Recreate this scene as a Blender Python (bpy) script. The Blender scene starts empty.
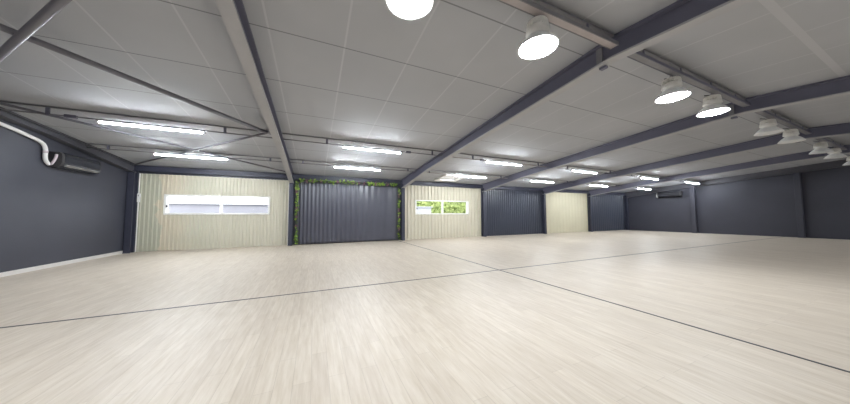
import bpy, math, random
from mathutils import Vector, Matrix
random.seed(7)
S = 0.7                                    # plan units -> metres
C = bpy.context.scene.collection
SC = bpy.context.scene
PI = math.pi

# ------------------------------------------------------------------ helpers
ORG = {}                                   # world origin (plan units) of every object

class MB:
    """collects vertices and faces (plan units, world position) for ONE mesh object"""
    def __init__(self): self.v = []; self.f = []; self.sm = []
    def face(self, pts, smooth=False):
        n = len(self.v); self.v += [tuple(p) for p in pts]
        self.f.append(tuple(range(n, n + len(pts)))); self.sm.append(smooth)
    def add(self, verts, faces, smooth=False):
        n = len(self.v); self.v += [tuple(p) for p in verts]
        for f in faces: self.f.append(tuple(i + n for i in f)); self.sm.append(smooth)
    def box(self, x0, x1, y0, y1, z0, z1, b=0.0):
        if b <= 0:
            vs = [(x, y, z) for z in (z0, z1) for y in (y0, y1) for x in (x0, x1)]
            self.add(vs, [(0,2,3,1),(4,5,7,6),(0,1,5,4),(2,6,7,3),(0,4,6,2),(1,3,7,5)])
            return
        # box with chamfered edges: 24 vertices
        xs, ys, zs = (x0, x1), (y0, y1), (z0, z1)
        vs = []; ix = {}
        for i in (0, 1):
            for j in (0, 1):
                for k in (0, 1):
                    sx, sy, sz = (1, -1)[i], (1, -1)[j], (1, -1)[k]
                    ix[i,j,k,0] = len(vs); vs.append((xs[i], ys[j] + sy*b, zs[k] + sz*b))
                    ix[i,j,k,1] = len(vs); vs.append((xs[i] + sx*b, ys[j], zs[k] + sz*b))
                    ix[i,j,k,2] = len(vs); vs.append((xs[i] + sx*b, ys[j] + sy*b, zs[k]))
        fs = []
        for i in (0, 1):
            fs.append([ix[i,0,0,0], ix[i,1,0,0], ix[i,1,1,0], ix[i,0,1,0]])
            fs.append([ix[0,i,0,1], ix[1,i,0,1], ix[1,i,1,1], ix[0,i,1,1]])
            fs.append([ix[0,0,i,2], ix[1,0,i,2], ix[1,1,i,2], ix[0,1,i,2]])
        for i in (0, 1):
            for j in (0, 1):
                fs.append([ix[i,j,0,0], ix[i,j,1,0], ix[i,j,1,1], ix[i,j,0,1]])
                fs.append([ix[i,0,j,0], ix[i,1,j,0], ix[i,1,j,2], ix[i,0,j,2]])
                fs.append([ix[0,i,j,1], ix[1,i,j,1], ix[1,i,j,2], ix[0,i,j,2]])
        for i in (0, 1):
            for j in (0, 1):
                for k in (0, 1): fs.append([ix[i,j,k,0], ix[i,j,k,1], ix[i,j,k,2]])
        self.add(vs, fs)
    def hexa(self, b4, t4):
        """solid between two quads"""
        vs = list(b4) + list(t4)
        self.add(vs, [(0,3,2,1),(4,5,6,7),(0,1,5,4),(1,2,6,5),(2,3,7,6),(3,0,4,7)])
    def lathe(self, prof, c, n=28, smooth=True, cap0=False, cap1=False):
        base = len(self.v)
        for r, z in prof:
            for k in range(n):
                a = 2*PI*k/n
                self.v.append((c[0] + r*math.cos(a), c[1] + r*math.sin(a), c[2] + z))
        for i in range(len(prof) - 1):
            for k in range(n):
                a, b = base + i*n + k, base + i*n + (k+1) % n
                self.f.append((a, b, b + n, a + n)); self.sm.append(smooth)
        if cap0: self.f.append(tuple(base + k for k in range(n))[::-1]); self.sm.append(False)
        if cap1:
            o = base + (len(prof)-1)*n
            self.f.append(tuple(o + k for k in range(n))); self.sm.append(False)
    def tube(self, pts, r, n=10, smooth=True, flat=None):
        pts = [Vector(p) for p in pts]; base = len(self.v)
        up = None
        for i, p in enumerate(pts):
            d = ((pts[min(i+1, len(pts)-1)] - pts[max(i-1, 0)])).normalized()
            if up is None:
                up = Vector((0, 0, 1)) if abs(d.z) < .9 else Vector((1, 0, 0))
            s = d.cross(up).normalized(); u = s.cross(d).normalized(); up = u
            for k in range(n):
                a = 2*PI*k/n
                q = p + (s*math.cos(a) + u*math.sin(a))*r
                self.v.append(tuple(q))
        for i in range(len(pts)-1):
            for k in range(n):
                a, b = base + i*n + k, base + i*n + (k+1) % n
                self.f.append((a, b, b + n, a + n)); self.sm.append(smooth)
        self.f.append(tuple(base + k for k in range(n))[::-1]); self.sm.append(False)
        o = base + (len(pts)-1)*n
        self.f.append(tuple(o + k for k in range(n))); self.sm.append(False)
    def build(self, name, mat, parent=None, origin=None):
        if origin is None: origin = ORG[parent.name] if parent else (0, 0, 0)
        m = bpy.data.meshes.new(name)
        m.from_pydata([((x-origin[0])*S, (y-origin[1])*S, (z-origin[2])*S) for x, y, z in self.v], [], self.f)
        m.polygons.foreach_set('use_smooth', self.sm)
        mats = mat if isinstance(mat, (list, tuple)) else [mat]
        for q in mats: m.materials.append(q)
        m.update()
        o = bpy.data.objects.new(name, m); C.objects.link(o)
        if parent: o.parent = parent
        else: o.location = [a*S for a in origin]
        ORG[o.name] = origin
        return o

def fix_normals(o):
    import bmesh
    bm = bmesh.new(); bm.from_mesh(o.data)
    bmesh.ops.recalc_face_normals(bm, faces=bm.faces); bm.to_mesh(o.data); bm.free()
    return o

def tag(o, label=None, cat=None, group=None, kind=None):
    if label: o['label'] = label
    if cat: o['category'] = cat
    if group: o['group'] = group
    if kind: o['kind'] = kind
    return o

def thing(name, loc, label, cat, group=None):
    o = bpy.data.objects.new(name, None); C.objects.link(o)
    o.location = [a*S for a in loc]; o.empty_display_size = .1
    ORG[o.name] = tuple(loc)
    return tag(o, label, cat, group)

def dup(root, loc, label, group=None):
    def cp(o, parent):
        c = o.copy(); C.objects.link(c)
        if parent: c.parent = parent
        for ch in list(o.children): cp(ch, c)
        return c
    r = cp(root, None)
    r.location = [a*S for a in loc]; ORG[r.name] = tuple(loc); r['label'] = label
    if group: r['group'] = group
    return r

def struct(mb, name, mat, label=None, parent=None):
    o = fix_normals(mb.build(name, mat, parent))
    if not parent: o['kind'] = 'structure'; o['category'] = name.split('_')[0]
    if label: o['label'] = label
    return o

# ------------------------------------------------------------------ materials
def new_mat(name):
    m = bpy.data.materials.new(name); m.use_nodes = True
    nt = m.node_tree; b = nt.nodes['Principled BSDF']
    return m, nt, b

def N(nt, typ, **kw):
    n = nt.nodes.new(typ)
    for k, v in kw.items():
        if hasattr(n, k): setattr(n, k, v)
        else: n.inputs[k.replace('_', ' ')].default_value = v
    return n

def plain(name, col, rough=.6, metal=0.0, spec=.4, var=.08, scale=6, bump=0.0):
    m, nt, b = new_mat(name)
    tc = N(nt, 'ShaderNodeTexCoord'); nz = N(nt, 'ShaderNodeTexNoise', Scale=scale, Detail=4.0)
    nt.links.new(tc.outputs['Object'], nz.inputs['Vector'])
    rp = N(nt, 'ShaderNodeValToRGB')
    rp.color_ramp.elements[0].position = .3; rp.color_ramp.elements[1].position = .7
    rp.color_ramp.elements[0].color = [c*(1-var) for c in col] + [1]
    rp.color_ramp.elements[1].color = [min(1, c*(1+var)) for c in col] + [1]
    nt.links.new(nz.outputs['Fac'], rp.inputs['Fac']); nt.links.new(rp.outputs['Color'], b.inputs['Base Color'])
    b.inputs['Roughness'].default_value = rough; b.inputs['Metallic'].default_value = metal
    b.inputs['Specular IOR Level'].default_value = spec
    if bump:
        bp = N(nt, 'ShaderNodeBump', Strength=bump, Distance=.002)
        n2 = N(nt, 'ShaderNodeTexNoise', Scale=scale*30, Detail=2.0)
        nt.links.new(tc.outputs['Object'], n2.inputs['Vector'])
        nt.links.new(n2.outputs['Fac'], bp.inputs['Height']); nt.links.new(bp.outputs['Normal'], b.inputs['Normal'])
    return m

def emitter(name, col, strength):
    m, nt, b = new_mat(name)
    b.inputs['Base Color'].default_value = (.9, .9, .9, 1)
    b.inputs['Emission Color'].default_value = (*col, 1)
    b.inputs['Emission Strength'].default_value = strength
    return m

TUBE_E, BAY_E, SKY_E = 235.0, 105.0, 4.5
M_tube = emitter('glowing_tube', (.90, .955, 1), TUBE_E)
M_lens = emitter('glowing_lens', (.90, .955, 1), BAY_E)
M_wall = plain('charcoal_wall_paint', (.068, .071, .092), .5, 0, .35, .06, 1.2, .15)
M_farwall = plain('dark_wall_paint', (.054, .055, .072), .55, 0, .35, .06, 1.2, .15)
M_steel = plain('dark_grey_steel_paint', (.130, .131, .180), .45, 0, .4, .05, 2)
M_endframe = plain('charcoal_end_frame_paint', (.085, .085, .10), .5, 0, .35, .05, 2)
M_flange = plain('brightened_flange_grey', (.40, .40, .42), .5, 0, .35, .04, 3)  # underside brightness put into the colour, paler than the web steel
M_column = plain('dark_blue_grey_column_paint', (.042, .045, .068), .45, 0, .4, .05, 2)
M_brace = plain('grey_brace_paint', (.17, .168, .195), .45, 0, .4, .05, 3)
M_rail = plain('grey_galvanised_rail', (.21, .21, .225), .45, .1, .4, .06, 8)
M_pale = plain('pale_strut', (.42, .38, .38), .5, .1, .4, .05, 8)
M_white = plain('white_enamel', (.88, .88, .87), .4, 0, .45, .02, 6)
M_lampwhite = plain('white_cast_housing', (.84, .83, .80), .45, 0, .45, .05, 14)
M_frost = plain('unlit_frosted_lens', (.88, .89, .92), .3, 0, .5, .02, 6)
M_upvc = plain('white_window_plastic', (.88, .88, .85), .35, 0, .5, .02, 6)
M_trim = plain('white_skirting', (.75, .73, .71), .45, 0, .4, .03, 5)
M_joint = plain('black_joint_strip', (.035, .035, .045), .5, 0, .4, .1, 20)
M_dkpanel = plain('dark_ribbed_cladding_paint', (.040, .046, .068), .36, 0, .6, .06, 1.5)
M_curtain = plain('charcoal_curtain_cloth', (.056, .058, .080), .32, 0, .8, .07, 2)
M_ac = plain('black_gloss_plastic', (.035, .037, .046), .22, 0, .6, .05, 4)
M_acfar = plain('black_satin_plastic', (.018, .018, .024), .55, 0, .25, .05, 4)
M_acdull = plain('dark_grey_plastic', (.05, .048, .052), .5, 0, .4, .05, 4)
M_lip = plain('pale_vent_lip', (.38, .37, .37), .35, .2, .5, .05, 9)
M_pipe = plain('white_pipe_lagging', (.93, .92, .92), .5, 0, .4, .03, 9)
M_pinkpipe = plain('pinkish_white_pipe', (.66, .58, .62), .5, 0, .4, .03, 9)
M_stem = plain('vine_stem', (.05, .07, .03), .7, 0, .2, .2, 20)
M_render = plain('pale_render', (.36, .36, .405), .8, 0, .2, .06, 1.0)
M_coping = plain('grey_coping', (.22, .22, .25), .7, 0, .2, .05, 3)
M_ground = plain('grey_yard', (.30, .29, .28), .9, 0, .1, .1, 1)
M_palewall = plain('pale_blue_white_render', (.78, .80, .86), .7, 0, .3, .04, 2)

def foliage(name, dark, light):
    m, nt, b = new_mat(name)
    g = N(nt, 'ShaderNodeNewGeometry'); rp = N(nt, 'ShaderNodeValToRGB')
    rp.color_ramp.elements[0].color = (*dark, 1); rp.color_ramp.elements[1].color = (*light, 1)
    nt.links.new(g.outputs['Random Per Island'], rp.inputs['Fac'])
    nt.links.new(rp.outputs['Color'], b.inputs['Base Color'])
    b.inputs['Roughness'].default_value = .5
    return m
M_leaf = foliage('artificial_green_leaves', (.02, .06, .012), (.30, .46, .07))
M_bloom = foliage('dusky_pink_blossom', (.12, .04, .09), (.30, .14, .18))
M_hedge = foliage('pale_green_leaves', (.20, .30, .05), (.70, .80, .30))  # pale yellow-green, varied from leaf to leaf
M_hedgecore = plain('hedge_inside', (.16, .24, .05), .9, 0, .1, .4, 5)

def mat_floor():
    m, nt, b = new_mat('whitewashed_oak_planks'); L = nt.links.new
    tc = N(nt, 'ShaderNodeTexCoord')
    mp = N(nt, 'ShaderNodeMapping'); mp.inputs['Rotation'].default_value = (0, 0, PI/2)
    L(tc.outputs['Object'], mp.inputs['Vector'])
    br = N(nt, 'ShaderNodeTexBrick', offset=.37, offset_frequency=2)
    br.inputs['Scale'].default_value = 1; br.inputs['Brick Width'].default_value = .9
    br.inputs['Row Height'].default_value = .105; br.inputs['Mortar Size'].default_value = .0012
    br.inputs['Bias'].default_value = 0
    br.inputs['Color1'].default_value = (.630, .555, .470, 1); br.inputs['Color2'].default_value = (.685, .610, .520, 1)
    br.inputs['Mortar'].default_value = (.52, .45, .38, 1)
    L(mp.outputs['Vector'], br.inputs['Vector'])
    gm = N(nt, 'ShaderNodeMapping'); gm.inputs['Scale'].default_value = (22, 1.9, 1)
    L(tc.outputs['Object'], gm.inputs['Vector'])
    nz = N(nt, 'ShaderNodeTexNoise', Scale=1.6, Detail=6.0, Roughness=.6); L(gm.outputs['Vector'], nz.inputs['Vector'])
    rp = N(nt, 'ShaderNodeValToRGB')
    rp.color_ramp.elements[0].position = .30; rp.color_ramp.elements[0].color = (.81, .765, .70, 1)
    rp.color_ramp.elements[1].position = .66; rp.color_ramp.elements[1].color = (1.03, 1.03, 1.03, 1)
    L(nz.outputs['Fac'], rp.inputs['Fac'])
    mx = N(nt, 'ShaderNodeMix', data_type='RGBA', blend_type='MULTIPLY'); mx.inputs[0].default_value = .8
    L(br.outputs['Color'], mx.inputs[6]); L(rp.outputs['Color'], mx.inputs[7]); L(mx.outputs[2], b.inputs['Base Color'])
    b.inputs['Roughness'].default_value = .46; b.inputs['Specular IOR Level'].default_value = .45
    return m

def mat_ceiling():
    """grey boards with cover-strip seams measured from the ridge"""
    m, nt, b = new_mat('grey_ceiling_boards'); L = nt.links.new
    tc = N(nt, 'ShaderNodeTexCoord'); sp = N(nt, 'ShaderNodeSeparateXYZ'); L(tc.outputs['Object'], sp.inputs[0])
    def math_(op, a, bv=None):
        n = N(nt, 'ShaderNodeMath', operation=op)
        for i, q in enumerate((a, bv)):
            if q is None: continue
            if isinstance(q, (int, float)): n.inputs[i].default_value = q
            else: L(q, n.inputs[i])
        return n.outputs[0]
    def seam(coord, pitch, first, w):
        u = math_('SUBTRACT', coord, first); u = math_('DIVIDE', u, pitch)
        u = math_('SUBTRACT', u, math_('FLOOR', math_('ADD', u, .5))); u = math_('ABSOLUTE', u)
        return math_('LESS_THAN', u, w/pitch/2)
    yr = math_('ABSOLUTE', math_('SUBTRACT', sp.outputs['Y'], 2.6*S))
    far_side = math_('GREATER_THAN', sp.outputs['Y'], 2.6*S)
    dark = math_('MULTIPLY', seam(yr, 1.497*S, 2.03*S, .016), far_side)
    wide = math_('MULTIPLY', seam(yr, 1.497*S, 1.45*S, .07), math_('SUBTRACT', 1.0, far_side))
    pale = math_('MAXIMUM', wide, seam(sp.outputs['X'], 1.2*S, -.75*S, .022))
    nz = N(nt, 'ShaderNodeTexNoise', Scale=.8, Detail=3.0); L(tc.outputs['Object'], nz.inputs['Vector'])
    rp = N(nt, 'ShaderNodeValToRGB')
    rp.color_ramp.elements[0].position = .3; rp.color_ramp.elements[0].color = (.392, .404, .434, 1)
    rp.color_ramp.elements[1].position = .7; rp.color_ramp.elements[1].color = (.430, .443, .473, 1)
    L(nz.outputs['Fac'], rp.inputs['Fac'])
    m1 = N(nt, 'ShaderNodeMix', data_type='RGBA'); L(pale, m1.inputs[0]); L(rp.outputs['Color'], m1.inputs[6]); m1.inputs[7].default_value = (.485, .497, .525, 1)
    m2 = N(nt, 'ShaderNodeMix', data_type='RGBA'); L(dark, m2.inputs[0]); L(m1.outputs[2], m2.inputs[6]); m2.inputs[7].default_value = (.21, .215, .23, 1)
    L(m2.outputs[2], b.inputs['Base Color']); b.inputs['Roughness'].default_value = .7
    b.inputs['Specular IOR Level'].default_value = .25
    return m

def mat_cream(name, stained, base=(.63, .59, .48)):
    m, nt, b = new_mat(name); L = nt.links.new
    tc = N(nt, 'ShaderNodeTexCoord')
    nz = N(nt, 'ShaderNodeTexNoise', Scale=.9, Detail=5.0, Roughness=.6); L(tc.outputs['Object'], nz.inputs['Vector'])
    rp = N(nt, 'ShaderNodeValToRGB')
    fac = nz.outputs['Fac']
    if stained:      # olive-grey film with a ragged edge on the left, then pinker beige, then plain cream
        sx = N(nt, 'ShaderNodeSeparateXYZ'); L(tc.outputs['Object'], sx.inputs[0])
        m1 = N(nt, 'ShaderNodeMath', operation='MULTIPLY_ADD'); L(nz.outputs['Fac'], m1.inputs[0]); m1.inputs[1].default_value = .9; L(sx.outputs['X'], m1.inputs[2])
        m2 = N(nt, 'ShaderNodeMath', operation='MULTIPLY_ADD'); L(m1.outputs[0], m2.inputs[0]); m2.inputs[1].default_value = .25; m2.inputs[2].default_value = .5
        nz.inputs['Scale'].default_value = 2.2
        fac = m2.outputs[0]
        e = rp.color_ramp.elements
        e[0].position = .232; e[0].color = (.53, .525, .425, 1)
        e[1].position = .24; e[1].color = (.66, .595, .475, 1)
        q = e.new(.34); q.color = (.635, .585, .47, 1)
        q = e.new(.45); q.color = (.60, .58, .48, 1)
        q = e.new(.9); q.color = (.64, .61, .51, 1)
    else:
        rp.color_ramp.elements[0].position = .3; rp.color_ramp.elements[0].color = [c*.94 for c in base] + [1]
        rp.color_ramp.elements[1].position = .7; rp.color_ramp.elements[1].color = [c*1.05 for c in base] + [1]
    L(fac, rp.inputs['Fac']); L(rp.outputs['Color'], b.inputs['Base Color'])
    b.inputs['Roughness'].default_value = .55; b.inputs['Specular IOR Level'].default_value = .35
    return m

def mat_glass():
    m = bpy.data.materials.new('clear_window_glass'); m.use_nodes = True; nt = m.node_tree
    nt.nodes.clear(); L = nt.links.new
    out = N(nt, 'ShaderNodeOutputMaterial'); mx = N(nt, 'ShaderNodeMixShader')
    tr = N(nt, 'ShaderNodeBsdfTransparent'); gl = N(nt, 'ShaderNodeBsdfGlossy'); gl.inputs['Roughness'].default_value = .05
    mx.inputs[0].default_value = .06
    L(tr.outputs[0], mx.inputs[1]); L(gl.outputs[0], mx.inputs[2]); L(mx.outputs[0], out.inputs[0])
    return m
M_floor = mat_floor(); M_ceil = mat_ceiling(); M_glass = mat_glass()
M_cream_a = mat_cream('patchy_cream_cladding_paint', True)
M_cream_b = mat_cream('cream_cladding_paint', False)
M_cream_c = mat_cream('pale_cream_cladding_paint', False, (.60, .56, .42))

# ------------------------------------------------------------------ layout (plan units)
D = 14.82                   # window wall
YR = 2.6                    # ridge
YB = -9.6                   # wall behind the camera
X0, XE = -7.2, 28.65        # end walls
BAY = 6.09
COLX = [X0 + .14] + [X0 + k*BAY - (0, 0, 0, 0, .08, .36)[k] for k in range(1, 6)] + [XE - .14]
SL = .085
def zc(y): return 4.76 - SL*abs(y - YR)                    # ceiling surface
RB = [(0, 4.35), (6.4, 3.85), (8.2, 3.69), (12.15, 3.17)]   # rafter underside against distance from ridge
def zr(y, lift=0.0):
    d = abs(y - YR)
    for (a, za), (b, zb) in zip(RB, RB[1:]):
        if d <= b: return za + (zb - za)*(d - a)/(b - a) + lift*min(1, d/4)
    return RB[-1][1] + lift

# ------------------------------------------------------------------ setting
m = MB(); m.box(X0 - .3, XE + .3, YB - .3, D + .3, -.1, 0)
struct(m, 'floor', M_floor, 'pale whitewashed oak plank floor')
m = MB()
for ya, yb in ((YR, D + .3), (YB - .3, YR)):
    b4 = [(X0 - .3, ya, zc(ya)), (XE + .3, ya, zc(ya)), (XE + .3, yb, zc(yb)), (X0 - .3, yb, zc(yb))]
    m.hexa(b4, [(x, y, z + .12) for x, y, z in b4])
struct(m, 'ceiling', M_ceil, 'grey boarded pitched ceiling with seams')

def gable_wall(name, xa, xb, mat, label):
    m = MB()
    pts = [(YB - .25, 0), (D + .25, 0), (D + .25, zc(D + .25)), (YR, zc(YR)), (YB - .25, zc(YB - .25))]
    a = [(xa, y, z) for y, z in pts]; b = [(xb, y, z) for y, z in pts]
    m.face(a); m.face(b[::-1])
    for i in range(5):
        j = (i+1) % 5; m.face([a[i], b[i], b[j], a[j]])
    import bmesh
    o = struct(m, name, mat, label)
    bm = bmesh.new(); bm.from_mesh(o.data); bmesh.ops.remove_doubles(bm, verts=bm.verts, dist=1e-4)
    bmesh.ops.recalc_face_normals(bm, faces=bm.faces); bm.to_mesh(o.data); bm.free()
    return o
gable_wall('wall_left', X0 - .2, X0, M_wall, 'charcoal end wall on the left')
gable_wall('wall_right', XE, XE + .2, M_farwall, 'dark far end wall on the right')
m = MB(); m.box(X0, XE, YB - .2, YB, 0, zc(YB)); struct(m, 'wall_front', M_wall, 'charcoal long wall behind the camera')

WIN = [(-6.11, -2.07, 1.585, 2.505), (5.87, 9.91, 1.575, 2.515)]
m = MB(); ya, yb = D + .06, D + .24
xs = X0
for x0, x1, z0, z1 in WIN:
    m.box(xs, x0, ya, yb, 0, zc(D)); m.box(x0, x1, ya, yb, 0, z0); m.box(x0, x1, ya, yb, z1, zc(D)); xs = x1
m.box(xs, XE, ya, yb, 0, zc(D))
struct(m, 'wall_back', M_dkpanel, 'long side wall carrying the cladding panels')

m = MB(); m.box(X0, XE, D - .16, D + .05, 3.46, zc(D + .05) - .005)
struct(m, 'trim_1', M_column, 'dark eaves beam above the wall panels')
m = MB(); m.box(X0, X0 + .035, YB, D - .36, 0, .11)
struct(m, 'baseboard_left', M_trim, 'white skirting strip along the left charcoal wall')
m = MB(); m.box(X0 + .04, XE - .02, 5.515 - .016, 5.515 + .016, 0, .004)
struct(m, 'trim_2', M_joint, 'black floor joint strip running along the hall')
m = MB(); m.box(4.67 - .016, 4.67 + .016, YB + .02, 5.498, 0, .004); m.box(4.67 - .016, 4.67 + .016, 5.532, D - .1, 0, .004)
struct(m, 'trim_3', M_joint, 'black floor joint strip running across the hall')

# ------------------------------------------------------------------ wall panels between the columns
def ribbed(mb, x0, x1, z0, z1, pitch=.2, depth=.05, hole=None, yf=D - .05):
    """trapezoidal ribbed sheet with a real thickness; hole = window opening"""
    n = max(1, round((x1 - x0)/pitch)); p = (x1 - x0)/n
    prof = []
    for k in range(n):
        a = x0 + k*p
        prof += [(a, 0), (a + .28*p, 0), (a + .42*p, depth), (a + .86*p, depth)]
    prof.append((x1, 0))
    if hole:
        hx0, hx1, hz0, hz1 = hole
        out = []
        for (xa, da), (xb, db) in zip(prof, prof[1:]):
            out.append((xa, da))
            for h in (hx0, hx1):
                if xa < h < xb: out.append((h, da + (db - da)*(h - xa)/(xb - xa)))
        prof = out + [prof[-1]]
    def strip(xa, da, xb, db, za, zb):
        mb.hexa([(xa, yf + da, za), (xb, yf + db, za), (xb, yf + .1, za), (xa, yf + .1, za)],
                [(xa, yf + da, zb), (xb, yf + db, zb), (xb, yf + .1, zb), (xa, yf + .1, zb)])
    for (xa, da), (xb, db) in zip(prof, prof[1:]):
        if hole and xa >= hx0 - 1e-6 and xb <= hx1 + 1e-6:
            strip(xa, da, xb, db, z0, hz0); strip(xa, da, xb, db, hz1, z1)
        else: strip(xa, da, xb, db, z0, z1)

def bay_x(k): return COLX[k] + .115, COLX[k+1] - .115
PANELS = [(0, M_cream_a, 3.385, .14, WIN[0], 'wide patchy cream ribbed wall panel around the white-view window'),
          (2, M_cream_b, 3.445, .24, WIN[1], 'cream ribbed wall panel around the window showing green leaves'),
          (3, M_dkpanel, 3.445, .2, None, 'dark blue-grey ribbed wall panel just left of the blank cream panel'),
          (4, M_cream_c, 3.46, .4, None, 'blank cream wall panel without a window, near the far corner'),
          (5, M_dkpanel, 3.46, .3, None, 'dark ribbed wall panel in the far corner, right of the blank cream panel')]
for k, mat, zt, pitch, hole, lab in PANELS:
    xa, xb = bay_x(k)
    t = thing('wall_panel', ((xa + xb)/2, D, 0), lab, 'wall panel')
    mb = MB(); ribbed(mb, xa + .03, xb - .03, .005, zt, pitch, .015 if k == 4 else .045, hole)
    mb.build('ribbed_sheet', mat, t)
    for x in (xa, xb - .03):
        mb = MB(); mb.box(x, x + .03, D - .075, D + .05, .005, zt)
        mb.build('edge_trim', M_white if k == 0 else mat, t)

# windows
for i, (x0, x1, z0, z1) in enumerate(WIN):
    w = .085
    t = thing('window_%d' % (i+1), ((x0 + x1)/2, D, z0), ['white framed two-pane window with bright white view', 'white framed two-pane window with green leafy view'][i], 'window')
    t['kind'] = 'structure'
    mb = MB()
    ya, yb = D - .085, D + .13
    mb.box(x0 + .003, x1 - .003, ya, yb, z0 + .003, z0 + w, .012); mb.box(x0 + .003, x1 - .003, ya, yb, z1 - w*.8, z1 - .003, .012)
    mb.box(x0 + .003, x0 + w, ya, yb, z0 + w, z1 - w*.8); mb.box(x1 - w, x1 - .003, ya, yb, z0 + w, z1 - w*.8)
    mb.build('window_frame', M_upvc, t)
    xm = [-4.09, 7.87][i]
    mb = MB(); mb.box(xm - .04, xm + .04, ya + .02, yb - .04, z0 + w, z1 - w*.8); mb.build('mullion', M_upvc, t)
    for xa, xb in ((x0 + w, xm - .04), (xm + .04, x1 - w)):
        mb = MB(); mb.box(xa, xb, D + .1, D + .11, z0 + w, z1 - w*.8); g = mb.build('pane', M_glass, t)
    mb = MB(); mb.box(x0 + w + .01, x0 + w + .05, ya - .03, ya + .03, (z0 + z1)/2 - .13, (z0 + z1)/2 - .03); mb.build('window_catch', M_acdull, t)

# ------------------------------------------------------------------ steel frames (column + rafter)
FRAMES = ['dark steel roof frame against the left charcoal wall, column in the left corner',
          'steel roof frame between white-view window panel and dark curtain, underside coloured pale',
          'steel roof frame between the dark curtain and the green-view window panel',
          'steel roof frame between the green-view window panel and the dark ribbed panel',
          'steel roof frame between the dark ribbed panel and the blank cream panel',
          'steel roof frame between the blank cream panel and the dark corner panel',
          'steel roof frame against the far dark end wall']
for k, cx in enumerate(COLX):
    t = thing('portal_frame', (cx, D - .2, 0), FRAMES[k], 'roof beam', 'steel roof frames')
    hw = .1; lift = .17 if k == 0 else 0
    def run(sign):
        ys = [YR + sign*d for d in (0, 2, 4, 6.4, 8.2, 10, 12.0)]
        web, bot, top = MB(), MB(), MB()
        for a, b in zip(ys, ys[1:]):
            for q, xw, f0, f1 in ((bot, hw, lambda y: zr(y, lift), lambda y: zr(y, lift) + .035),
                                  (web, .014, lambda y: zr(y, lift) + .035, lambda y: zc(y) - .05),
                                  (top, hw, lambda y: zc(y) - .05, lambda y: zc(y) - .006)):
                q.hexa([(cx - xw, a, f0(a)), (cx + xw, a, f0(a)), (cx + xw, b, f0(b)), (cx - xw, b, f0(b))],
                       [(cx - xw, a, f1(a)), (cx + xw, a, f1(a)), (cx + xw, b, f1(b)), (cx - xw, b, f1(b))])
        web.add(top.v, top.f)
        return web, bot
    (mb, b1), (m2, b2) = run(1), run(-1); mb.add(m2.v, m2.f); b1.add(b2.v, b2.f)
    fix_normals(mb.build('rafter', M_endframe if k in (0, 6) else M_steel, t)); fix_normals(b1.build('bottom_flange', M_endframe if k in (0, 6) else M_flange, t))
    for sgn, wall in ((-1, D), (1, YB)):
        mb = MB(); ya, yb = (D - .36, D - .09) if sgn < 0 else (YB + .02, YB + .29)
        zt_ = 3.455
        mb.box(cx - hw, cx + hw, ya, ya + .035, 0, zt_); mb.box(cx - hw, cx + hw, yb - .035, yb, 0, zt_)
        mb.box(cx - .02, cx + .02, ya + .035, yb - .035, 0, zt_)
        mb.build('column', M_column, t)
        if sgn < 0:
            mb = MB(); mb.box(cx - .1, cx + .1, ya - .03, ya - .002, .0, .03); mb.build('base_plate', M_column, t)
    if 0 < k < 6:
        mb = MB(); mb.box(cx - .06, cx - .016, YR + .20, YR + .30, zr(YR + .3) + .042, zc(YR + .3) - .055); mb.build('stiffener_plate', M_rail, t)
        mb = MB(); mb.box(cx - .03, cx + .06, YR + .16, YR + .28, zr(YR + .3) - .05, zr(YR + .3) - .001, .01); mb.build('beam_clamp', M_steel, t)

# posts on the far end wall
for y, lab in ((9.72, 'dark post on the far end wall beside the black air conditioner'),
               (4.84, 'dark post on the far end wall, nearest the right edge of the photo')):
    t = thing('wall_post', (XE - .13, y, 0), lab, 'post', 'posts on the far end wall')
    mb = MB(); mb.box(XE - .30, XE - .004, y - .12, y + .12, 0, zr(y) - .01, .012); mb.build('post_shaft', M_farwall, t)
    mb = MB(); mb.box(XE - .33, XE - .004, y - .14, y + .14, 0, .03); mb.build('base_plate', M_farwall, t)

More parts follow.
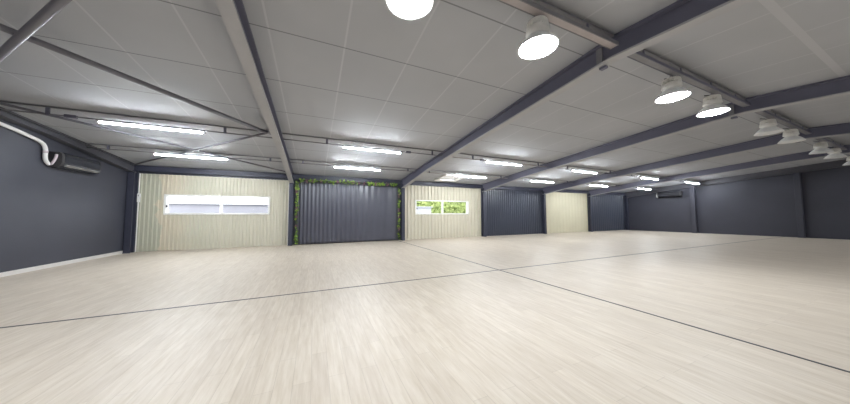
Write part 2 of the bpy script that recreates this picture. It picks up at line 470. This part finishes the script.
# ------------------------------------------------------------------ ridge channel, ceiling rails with tube lights
BAYNAME = ['in the left bay', 'before the dark curtain', 'before the green-view window panel',
           'before the dark ribbed panel', 'before the blank cream panel', 'in the far corner bay']
for k in range(0, 6):
    xa, xb = COLX[k] + .11, COLX[k+1] - .11
    if k >= 0:
        z = 4.5
        t = thing('ridge_channel', ((xa + xb)/2, YR, z), 'grey channel along the roof ridge carrying the round lamps, ' + ['in the left bay', 'first from the left', 'second from the left', 'third from the left', 'fourth from the left', 'farthest right'][k], 'steel channel', 'ridge channels')
        mb = MB()
        mb.box(xa, xb, YR - .12, YR + .02, z + .05, z + .062); mb.box(xa, xb, YR - .12, YR - .105, z, z + .05); mb.box(xa, xb, YR + .005, YR + .02, z, z + .05)
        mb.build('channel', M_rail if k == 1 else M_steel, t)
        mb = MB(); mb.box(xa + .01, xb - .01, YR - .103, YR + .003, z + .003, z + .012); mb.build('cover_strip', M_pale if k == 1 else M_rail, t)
        mb = MB(); mb.box(xa, xb, YR - .05, YR + .05, zc(YR) - .05, zc(YR) - .012); mb.build('ridge_batten', M_rail, t)
        for i in range(4):
            x = xa + (xb - xa)*(i + .5)/4
            mb = MB(); mb.box(x - .02, x + .02, YR - .06, YR - .04, z + .062, zc(YR) - .05); mb.build('hanging_strap', M_steel, t)
    for row, (y, dz) in enumerate(((9.14, .20), (12.0, .155))):
        zz = zc(y); zp = zz - dz
        t = thing('ceiling_rail', ((xa + xb)/2, y, zp), 'grey ceiling rail holding the tube light %s, %s row' % (BAYNAME[k], ('camera-side', 'wall-side')[row]), 'ceiling rail', 'ceiling rails')
        mb = MB(); mb.box(xa, xb, y - .025, y + .025, zc(y + .025) - .035, zc(y + .025) - .006); mb.build('ceiling_batten', M_rail, t)
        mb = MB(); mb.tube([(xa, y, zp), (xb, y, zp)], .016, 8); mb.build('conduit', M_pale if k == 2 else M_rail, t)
        for x in (((-5.98, -2.5), (.35, 4.4), (6.4, 10.4), (12.6, 16.4), (18.6, 22.2), (24.3, 28.0))[k] if row == 0 else (xa + .5, xb - .5)):
            mb = MB(); mb.box(x - .03, x + .03, y - .02, y + .02, zp - .016, zc(y) - .036); mb.build('hanger', M_steel, t)
        if row == 0:
            x = (-5.6, 3.35, 6.9, 16.0, 22.0, 25.0)[k]
            mb = MB(); mb.box(x - .1, x + .1, y - .045, y + .045, zp - .035, zp + .04, .01); mb.build('junction_box', M_steel, t)

LT = 2.15
def make_tube(loc, label):
    x, y, z = loc                                   # z: underside of the conduit
    t = thing('tube_light', loc, label, 'tube light', 'glowing ceiling tube lights')
    mb = MB(); mb.box(x - LT/2 + .03, x + LT/2 - .03, y - .062, y + .062, z - .032, z + .0, .008); mb.build('light_housing', M_white, t)
    mb = MB(); mb.tube([(x - LT/2 + .03, y, z - .048), (x + LT/2 - .03, y, z - .048)], .026, 12); mb.build('diffuser', M_tube, t)
    for s in (-1, 1):
        mb = MB(); mb.box(x + s*(LT/2 - .01) - .02, x + s*(LT/2 - .01) + .02, y - .04, y + .04, z - .085, z - .005, .008); mb.build('end_cap', M_white, t)
    return t
TX = [[-4.05, 1.95, 8.17, 14.0, 20.7, 26.8], [-4.22, 1.85, 8.25, 13.95, 19.95, 26.2]]
tube0 = None
for row, (y, dz) in enumerate(((9.14, .20), (12.0, .155))):
    for k in range(6):
        lab = 'glowing white tube light %s, %s row' % (BAYNAME[k], ('camera-side', 'wall-side')[row])
        loc = (TX[row][k], y, zc(y) - dz - .018)
        if tube0 is None: tube0 = make_tube(loc, lab)
        else: dup(tube0, loc, lab)
for y, ks in ((-6.2, range(6)), (-3.6, (5,))):     # unseen tubes added behind the camera to brighten floor and far wall
    for k in ks:
        dup(tube0, (TX[0][k], y, zc(y) - .018), 'unseen glowing tube light added behind the camera to brighten the hall', 'added tube lights behind the camera')

# ------------------------------------------------------------------ round high-bay lamps along the ridge
def make_lamp(loc, label, lit):
    x, y, z = loc                                   # z: underside of the ridge channel
    t = thing('high_bay_lamp', loc, label, 'lamp', 'round high-bay lamps along the ridge')
    c = (x, y, z)
    mb = MB(); mb.lathe([(.012, -.005), (.012, -.07)], c, 8, cap0=True, cap1=True)
    ring = [(x + .035*math.cos(a), y, z - .045 + .035*math.sin(a)) for a in [2*PI*i/14 for i in range(15)]]
    mb.tube(ring, .009, 6); mb.build('hanging_hook', M_lip, t)
    mb = MB(); mb.lathe([(.0, -.07), (.10, -.072), (.132, -.085), (.138, -.15), (.11, -.16), (.11, -.18), (.155, -.19), (.162, -.28), (.12, -.29), (.12, -.318), (.15, -.322), (.15, -.345), (.0, -.346)], c, 32)
    h = mb.build('lamp_housing', M_lampwhite, t)
    mb = MB()
    for i in range(24):
        a = 2*PI*i/24; ca, sa = math.cos(a), math.sin(a)
        def P(r, w, zz): return (x + r*ca - w*sa, y + r*sa + w*ca, z + zz)
        mb.hexa([P(.10, -.006, -.275), P(.170, -.006, -.275), P(.170, .006, -.275), P(.10, .006, -.275)],
                [P(.08, -.006, -.10), P(.146, -.006, -.10), P(.146, .006, -.10), P(.08, .006, -.10)])
    mb.build('cooling_fins', M_lampwhite, h)
    mb = MB(); mb.lathe([(.14, -.335), (.165, -.345), (.222, -.405), (.278, -.478), (.284, -.497), (.272, -.497), (.215, -.415), (.14, -.35)], c, 40)
    fix_normals(mb.build('reflector', M_white, t))
    mb = MB(); mb.lathe([(.271, -.486), (.2, -.497), (.1, -.503), (.004, -.505)], c, 40, cap1=True)
    fix_normals(mb.build('lens', M_lens if lit else M_frost, t))
    mb = MB(); mb.tube([(x + .05, y, z - .075), (x + .12, y + .03, z - .03), (x + .16, y + .1, z + .02), (x + .18, y + .18, z + .055)], .01, 6); mb.build('power_cable', M_acdull, t)
    return t
ZL = 4.497
LIT = [(.97, 'glowing round high-bay lamp cut off by the top edge of the photo'),
       (3.02, 'glowing white bell lamp with visible housing, just left of the second beam'),
       (6.97, 'left one of two glowing bell lamps right of the second beam'),
       (8.92, 'right one of two glowing bell lamps right of the second beam')]
OFF = [(12.80, 'unlit white bell lamp, left one of the pair behind the third beam'),
       (15.02, 'unlit white bell lamp, right one of the pair behind the third beam'),
       (18.85, 'unlit white bell lamp, left one of the smaller pair behind the fourth beam'),
       (21.15, 'unlit white bell lamp, right one of the smaller pair behind the fourth beam'),
       (24.85, 'unlit white bell lamp cut off by the right edge of the photo')]
for spots, lit in ((LIT, True), (OFF, False)):
    first = None
    for x, lab in spots:
        if first is None: first = make_lamp((x, YR, ZL), lab, lit)
        else: dup(first, (x, YR, ZL), lab)
    if lit:
        for x in (-5.3, -3.2): dup(first, (x, YR, ZL), 'unseen glowing bell lamp added over the left bay to brighten the near floor', 'added round lamps over the left bay')  # two lamps added out of view to brighten the near floor

# ------------------------------------------------------------------ roof bracing in the left bay
def brace(a, b, lab, r=.05):
    t = thing('roof_brace', a, lab, 'brace tube', 'roof bracing tubes')
    A, B = Vector(a), Vector(b); d = (B - A).normalized()
    mb = MB(); mb.tube([A + d*.16, B - d*.16], r, 12); mb.build('brace_tube', M_brace, t)
    for p, s in ((A, 1), (B, -1)):
        q = p + d*s*.09; n = Vector((-d.y, d.x, 0))*.045; e = d*.1; u = Vector((0, 0, .008))
        mb = MB(); mb.hexa([q - e - n - u, q + e - n - u, q + e + n - u, q - e + n - u], [q - e - n + u, q + e - n + u, q + e + n + u, q - e + n + u])
        mb.build('gusset_plate', M_brace, t)
def rz(y, o): return zc(y) - .3 + o
xl, xr = COLX[0] + .12, COLX[1] - .12
brace((xl, 2.75, rz(2.75, .03)), (xr, 8.66, rz(8.66, .03)), 'long grey brace tube down to the first beam, crossing the left bay nearer the camera')
brace((xl, 8.55, rz(8.55, -.075)), (xr, 2.85, rz(2.85, -.075)), 'grey brace tube leaving the photo at its top left, across the long one')
brace((xl, 14.3, zc(14.3) - .10), (xr, 8.85, zc(8.85) - .10), 'grey brace tube from the left wall corner up to the first beam', .032)
brace((xl, 8.75, zc(8.75) - .10), (xr, 14.0, zc(14.0) - .11), 'grey brace tube ending where the cream panel meets the curtain', .032)

# ------------------------------------------------------------------ ceiling hatch above the green-view window
t = thing('ceiling_hatch', (7.5, 13.2, zc(13.2)), 'white framed square ceiling hatch above the green-view window', 'ceiling hatch')
def on_c(x, y, o): return (x, y, zc(y) - o)
hx0, hx1, hy0, hy1, w = 6.85, 8.35, 12.45, 13.95, .22
mb = MB()
for xa, xb, ya, yb in ((hx0, hx1, hy0, hy0 + w), (hx0, hx1, hy1 - w, hy1), (hx0, hx0 + w, hy0 + w, hy1 - w), (hx1 - w, hx1, hy0 + w, hy1 - w)):
    mb.hexa([on_c(xa, ya, .10), on_c(xb, ya, .10), on_c(xb, yb, .10), on_c(xa, yb, .10)], [on_c(xa, ya, .004), on_c(xb, ya, .004), on_c(xb, yb, .004), on_c(xa, yb, .004)])
fix_normals(mb.build('hatch_frame', M_white, t))
xa, xb, ya, yb = hx0 + w, hx1 - w, hy0 + w, hy1 - w
mb = MB(); mb.hexa([on_c(xa, ya, .03), on_c(xb, ya, .03), on_c(xb, yb, .03), on_c(xa, yb, .03)], [on_c(xa, ya, .004), on_c(xb, ya, .004), on_c(xb, yb, .004), on_c(xa, yb, .004)])
fix_normals(mb.build('hatch_lid', M_frost, t))

# ------------------------------------------------------------------ curtain and garlands in the second bay
cxa, cxb = -.80, 4.70
t = thing('curtain', ((cxa + cxb)/2, D - .14, 0), 'wide charcoal curtain hanging in vertical pleats inside the green garland', 'curtain')
NX, NZ = 420, 26
vs = []; fs = []
for j in range(NZ + 1):
    q = j/NZ; z = .03 + q*3.33
    for i in range(NX + 1):
        s = i/NX
        sp = s + .035*(1-q)*max(0, s - .45)**1.0*math.sin(PI*min(1, (s - .3)))
        ph = 2*PI*(31*sp - 11*sp*sp)
        amp = (.024 - .002*min(1, s/.4) - .014*max(0, min(1, (s - .5)/.2)))*(.85 + .3*q)
        if s > .9: amp += .03*(s - .9)/.1
        y = D - .17 + amp*math.sin(ph) 
        vs.append((cxa + (cxb - cxa)*s, y, z))
for j in range(NZ):
    for i in range(NX):
        a = j*(NX+1) + i; fs.append((a, a+1, a+NX+2, a+NX+1))
mb = MB(); mb.add(vs, fs, True); cl = mb.build('cloth', M_curtain, t)
md = cl.modifiers.new('thickness', 'SOLIDIFY'); md.thickness = .006; md.offset = 0
mb = MB(); mb.tube([(cxa - .02, D - .14, 3.38), (cxb + .02, D - .14, 3.38)], .018, 8); mb.build('curtain_rail', M_column, t)

def leaf(mb, p, size, rnd):
    a = rnd.uniform(0, 2*PI); tilt = rnd.uniform(-.6, .6)
    ax = Vector((math.cos(a), rnd.uniform(-.5, .1), math.sin(a))).normalized()
    sd = ax.cross(Vector((rnd.uniform(-.5, .5), -1, rnd.uniform(-.5, .5)))).normalized()
    nn = ax.cross(sd).normalized()
    p = Vector(p); L_ = size; W_ = size*.36
    pts = [p, p + ax*L_*.35 + sd*W_ - nn*.006, p + ax*L_*.75 + sd*W_*.75, p + ax*L_ + nn*.02*tilt, p + ax*L_*.75 - sd*W_*.75, p + ax*L_*.35 - sd*W_ - nn*.006]
    mid1, mid2 = p + ax*L_*.35 + nn*.012, p + ax*L_*.75 + nn*.012
    n = len(mb.v); mb.v += [tuple(q) for q in pts + [mid1, mid2]]
    for f in ((0,1,6),(0,6,5),(1,2,7,6),(6,7,4,5),(2,3,7),(7,3,4)): mb.f.append(tuple(i + n for i in f)); mb.sm.append(False)

def garland(pts, lab, clumps, blooms, seed, spread=.085):
    rnd = random.Random(seed)
    A, B = Vector(pts[0]), Vector(pts[1]); Ln = (B - A).length
    t = thing('garland', pts[0], lab, 'garland', 'green garlands around the curtain')
    n = int(Ln/.15)
    path = [A + (B - A)*(i/n) + Vector((rnd.uniform(-.012, .012), rnd.uniform(-.01, .01), rnd.uniform(-.012, .012))) for i in range(n + 1)]
    mb = MB(); mb.tube(path, .014, 6); mb.build('stem', M_stem, t)
    lf = MB()
    for (u0, u1, dens) in clumps:
        for i in range(int(dens*(u1 - u0)*Ln)):
            u = rnd.uniform(u0, u1); p = A + (B - A)*u
            p += Vector((rnd.gauss(0, spread*.6), -abs(rnd.gauss(0, .035)) - .012, rnd.gauss(0, spread*.6)))
            p.y = min(p.y, A.y - .005)
            if abs(B.x - A.x) < .1: p.x = min(max(p.x, A.x - .005), A.x + .03)
            leaf(lf, p, rnd.uniform(.07, .13), rnd)
    lf.build('foliage', M_leaf, t)
    bm_ = MB()
    for u in blooms:
        p = A + (B - A)*u
        for i in range(9):
            q = p + Vector((rnd.uniform(-.03, .03), -abs(rnd.gauss(0, .03)) - .03, rnd.gauss(0, .05)))
            leaf(bm_, q, rnd.uniform(.05, .09), rnd)
    if blooms: bm_.build('blossoms', M_bloom, t)
    return t
YG = D - .30
garland([(-.85, D - .26, .09), (-.85, D - .26, 3.26)], 'narrow green leafy garland hanging down the left side of the curtain',
        [(0, .20, 62), (.24, .30, 16), (.34, .42, 30), (.46, .58, 60), (.61, .67, 46), (.71, .82, 56), (.90, 1, 120)], [.29, .42, .57, .84], 3, .05)
garland([(-.72, YG, 3.38), (4.60, YG, 3.38)], 'long green leafy garland running along the top of the curtain',
        [(0, .03, 90), (.08, .15, 60), (.19, .24, 60), (.26, .33, 66), (.38, .43, 40), (.45, .52, 60), (.55, .58, 24), (.66, .74, 80), (.77, .86, 84), (.91, .99, 70)], [.06, .11, .19, .35, .5, .57, .62, .75, .88], 5, .055)
garland([(4.70, D - .26, .09), (4.70, D - .26, 3.24)], 'narrow green leafy garland hanging down the right side of the curtain',
        [(.02, .13, 40), (.22, .38, 62), (.42, .50, 30), (.60, .76, 62), (.86, .98, 40)], [.2, .45, .56, .83], 9, .05)

# ------------------------------------------------------------------ air conditioners
def aircon(side, x, ya, yb, z0, z1, lab):
    """side +1: mounted on the left wall facing +x; -1: on the far wall facing -x"""
    t = thing('air_conditioner', (x, (ya + yb)/2, z0), lab, 'air conditioner', 'black wall air conditioners')
    d = (.28 if side > 0 else .36)*side; h = z1 - z0
    prof = [(0, 0), (.62, 0), (.86, .10), (1.0, .30), (1.0, .74), (.93, .92), (.78, 1.0), (0, 1.0)]
    def slab(y0, y1, k=1.0):
        mb = MB()
        a = [(x + side*.006 + d*k*px, y0, z0 + h*(.5 + (pz - .5)*k)) for px, pz in prof]; b = [(p[0], y1, p[2]) for p in a]
        mb.face(a); mb.face(b[::-1])
        for i in range(len(a)):
            j = (i + 1) % len(a); mb.face([a[i], a[j], b[j], b[i]])
        return mb
    fix_normals(slab(ya + .1, yb - .06).build('casing', M_ac if side > 0 else M_acfar, t))
    for y0, y1 in ((ya, ya + .1), (yb - .06, yb)): fix_normals(slab(y0, y1, .97).build('end_cover', M_acdull, t))
    mb = MB(); xl = x + d*.90
    mb.hexa([(xl - side*.05, ya + .14, z0 + .02), (xl + side*.05, ya + .14, z0 + .075), (xl + side*.05, yb - .1, z0 + .075), (xl - side*.05, yb - .1, z0 + .02)],
            [(xl - side*.06, ya + .14, z0 + .035), (xl + side*.04, ya + .14, z0 + .095), (xl + side*.04, yb - .1, z0 + .095), (xl - side*.06, yb - .1, z0 + .035)])
    fix_normals(mb.build('louvre', M_lip if side > 0 else M_acfar, t))
    mb = MB(); mb.box(min(x + d, x + d*1.012), max(x + d, x + d*1.012), ya + .25, yb - .2, z0 + h*.45, z0 + h*.47); mb.build('panel_seam', M_acdull, t)
    mb = MB(); mb.box(min(x + d, x + d*1.02), max(x + d, x + d*1.02), yb - .35, yb - .25, z0 + h*.36, z0 + h*.40); mb.build('display_window', M_acdull, t)
    return t
aircon(1, X0, 11.12, 12.62, 2.99, 3.45, 'black air conditioner high on the left charcoal wall')
aircon(-1, XE, 10.4, 11.98, 3.03, 3.50, 'black air conditioner high on the far dark end wall')

def smooth_path(p, n=8):
    p = [Vector(q) for q in p]; out = []
    for i in range(len(p) - 1):
        p0, p1, p2, p3 = p[max(i-1, 0)], p[i], p[i+1], p[min(i+2, len(p)-1)]
        for k in range(n):
            t_ = k/n
            out.append(.5*((2*p1) + (p2 - p0)*t_ + (2*p0 - 5*p1 + 4*p2 - p3)*t_*t_ + (3*p1 - p0 - 3*p2 + p3)*t_**3))
    return out + [p[-1]]
xp = X0 + .07
t = thing('coolant_pipe', (xp, 10.9, 3.4), 'white pipe running along the left charcoal wall and hooking into the air conditioner', 'pipe')
mb = MB(); mb.tube(smooth_path([(xp, 6.5, 4.06), (xp, 8.5, 3.91), (xp, 9.78, 3.81), (xp, 10.55, 3.69), (xp, 10.83, 3.60), (xp, 10.92, 3.44), (xp, 10.92, 3.26), (xp, 10.96, 3.13), (xp, 11.06, 3.04)]), .045, 10); mb.build('lagged_pipe', M_pipe, t)
mb = MB(); mb.tube([(xp, 10.92, 3.41), (xp, 10.92, 3.35)], .052, 10); mb.build('tape_band', M_pinkpipe, t)
mb = MB(); mb.tube(smooth_path([(xp + .12, 11.08, 3.36), (xp + .11, 11.06, 3.22), (xp + .06, 11.05, 3.08), (xp + .02, 11.07, 3.05)]), .03, 8); mb.build('branch_pipe', M_pinkpipe, t)
t = thing('coolant_pipe', (XE - .08, 12.17, 3.2), 'short white pipe end beside the air conditioner on the far wall', 'pipe')
mb = MB(); mb.tube(smooth_path([(XE - .10, 12.03, 3.06), (XE - .09, 12.12, 3.12), (XE - .08, 12.14, 3.28), (XE - .08, 12.1, 3.42), (XE - .08, 12.03, 3.46)]), .045, 8); mb.build('lagged_pipe', M_pipe, t)

# small white box on the left edge of the patchy panel
t = thing('switch_box', (-6.89, D - .08, 2.15), 'small white box at the left edge of the patchy cream panel', 'switch box')
mb = MB(); mb.box(-6.945, -6.855, D - .14, D - .077, 2.13, 2.50, .008); mb.build('box_body', M_white, t)
mb = MB(); mb.box(-6.915, -6.885, D - .146, D - .14, 2.38, 2.44); mb.build('switch_button', M_lip, t)

# ------------------------------------------------------------------ outside the windows
m = MB(); m.box(-40, 60, D + .3, 60, -.12, -.02); struct(m, 'ground', M_ground, 'pale yard outside the windows')
t = thing('neighbouring_building', (-8, 24, -.02), 'pale low building seen through the left window', 'building')
mb = MB(); mb.box(-22, 2, 24, 30, -.02, 2.38); mb.build('facade', M_render, t)
mb = MB(); mb.box(-22.1, 2.1, 23.9, 30.1, 2.38, 2.47); mb.build('coping', M_coping, t)
t = thing('boundary_wall', (8.0, 20, -.02), 'pale blue-white low wall seen low in the green-view window', 'wall')
mb = MB(); mb.box(6.2, 9.3, 19.6, 20, -.02, 2.2, .02); mb.build('masonry', M_palewall, t)
mb = MB(); mb.box(6.1, 9.4, 19.5, 20.1, 2.2, 2.28, .01); mb.build('coping', M_palewall, t)
t = thing('hedge', (13, 21.5, -.02), 'tall pale green hedge seen through the green-view window', 'hedge')
mb = MB(); mb.box(7, 24, 21.4, 23, -.02, 3.6, .3); mb.build('branches', M_hedgecore, t)
rnd = random.Random(4); mb = MB()
for i in range(5200):
    x = rnd.uniform(6.8, 24); z = rnd.uniform(.9, 4.0)
    leaf(mb, (x, 21.35 - abs(rnd.gauss(0, .12)), z), rnd.uniform(.16, .34), rnd)
mb.build('foliage', M_hedge, t)

# ------------------------------------------------------------------ daylight, camera, view
w = bpy.data.worlds.new('overcast_sky'); SC.world = w; w.use_nodes = True
bg = w.node_tree.nodes['Background']; bg.inputs[0].default_value = (.93, .97, 1, 1); bg.inputs[1].default_value = SKY_E

yaw, pitch, roll, fpx = .418, .055, -.004, 248.8
cy, sy, cp, sp = math.cos(yaw), math.sin(yaw), math.cos(pitch), math.sin(pitch)
fw = Vector((sy*cp, cy*cp, sp)); rt = Vector((cy, -sy, 0)); up = rt.cross(fw)
r2 = rt*math.cos(roll) + up*math.sin(roll); u2 = -rt*math.sin(roll) + up*math.cos(roll)
cam = bpy.data.cameras.new('camera'); co = bpy.data.objects.new('camera', cam); C.objects.link(co)
mw = Matrix((r2, u2, -fw)).transposed().to_4x4(); mw.translation = Vector((0, 0, 1.5*S)); co.matrix_world = mw
cam.sensor_fit = 'HORIZONTAL'; cam.sensor_width = 36; cam.lens = 36*fpx/850; cam.clip_start = .02; cam.clip_end = 300
SC.camera = co
SC.view_settings.view_transform = 'Standard'; SC.view_settings.look = 'None'
SC.view_settings.gamma = 1; SC.view_settings.use_curve_mapping = False
SC.view_settings.exposure = -0.05
SC.cycles.use_denoising = True
SC.cycles.max_bounces = 10; SC.cycles.diffuse_bounces = 6; SC.cycles.sample_clamp_indirect = 8
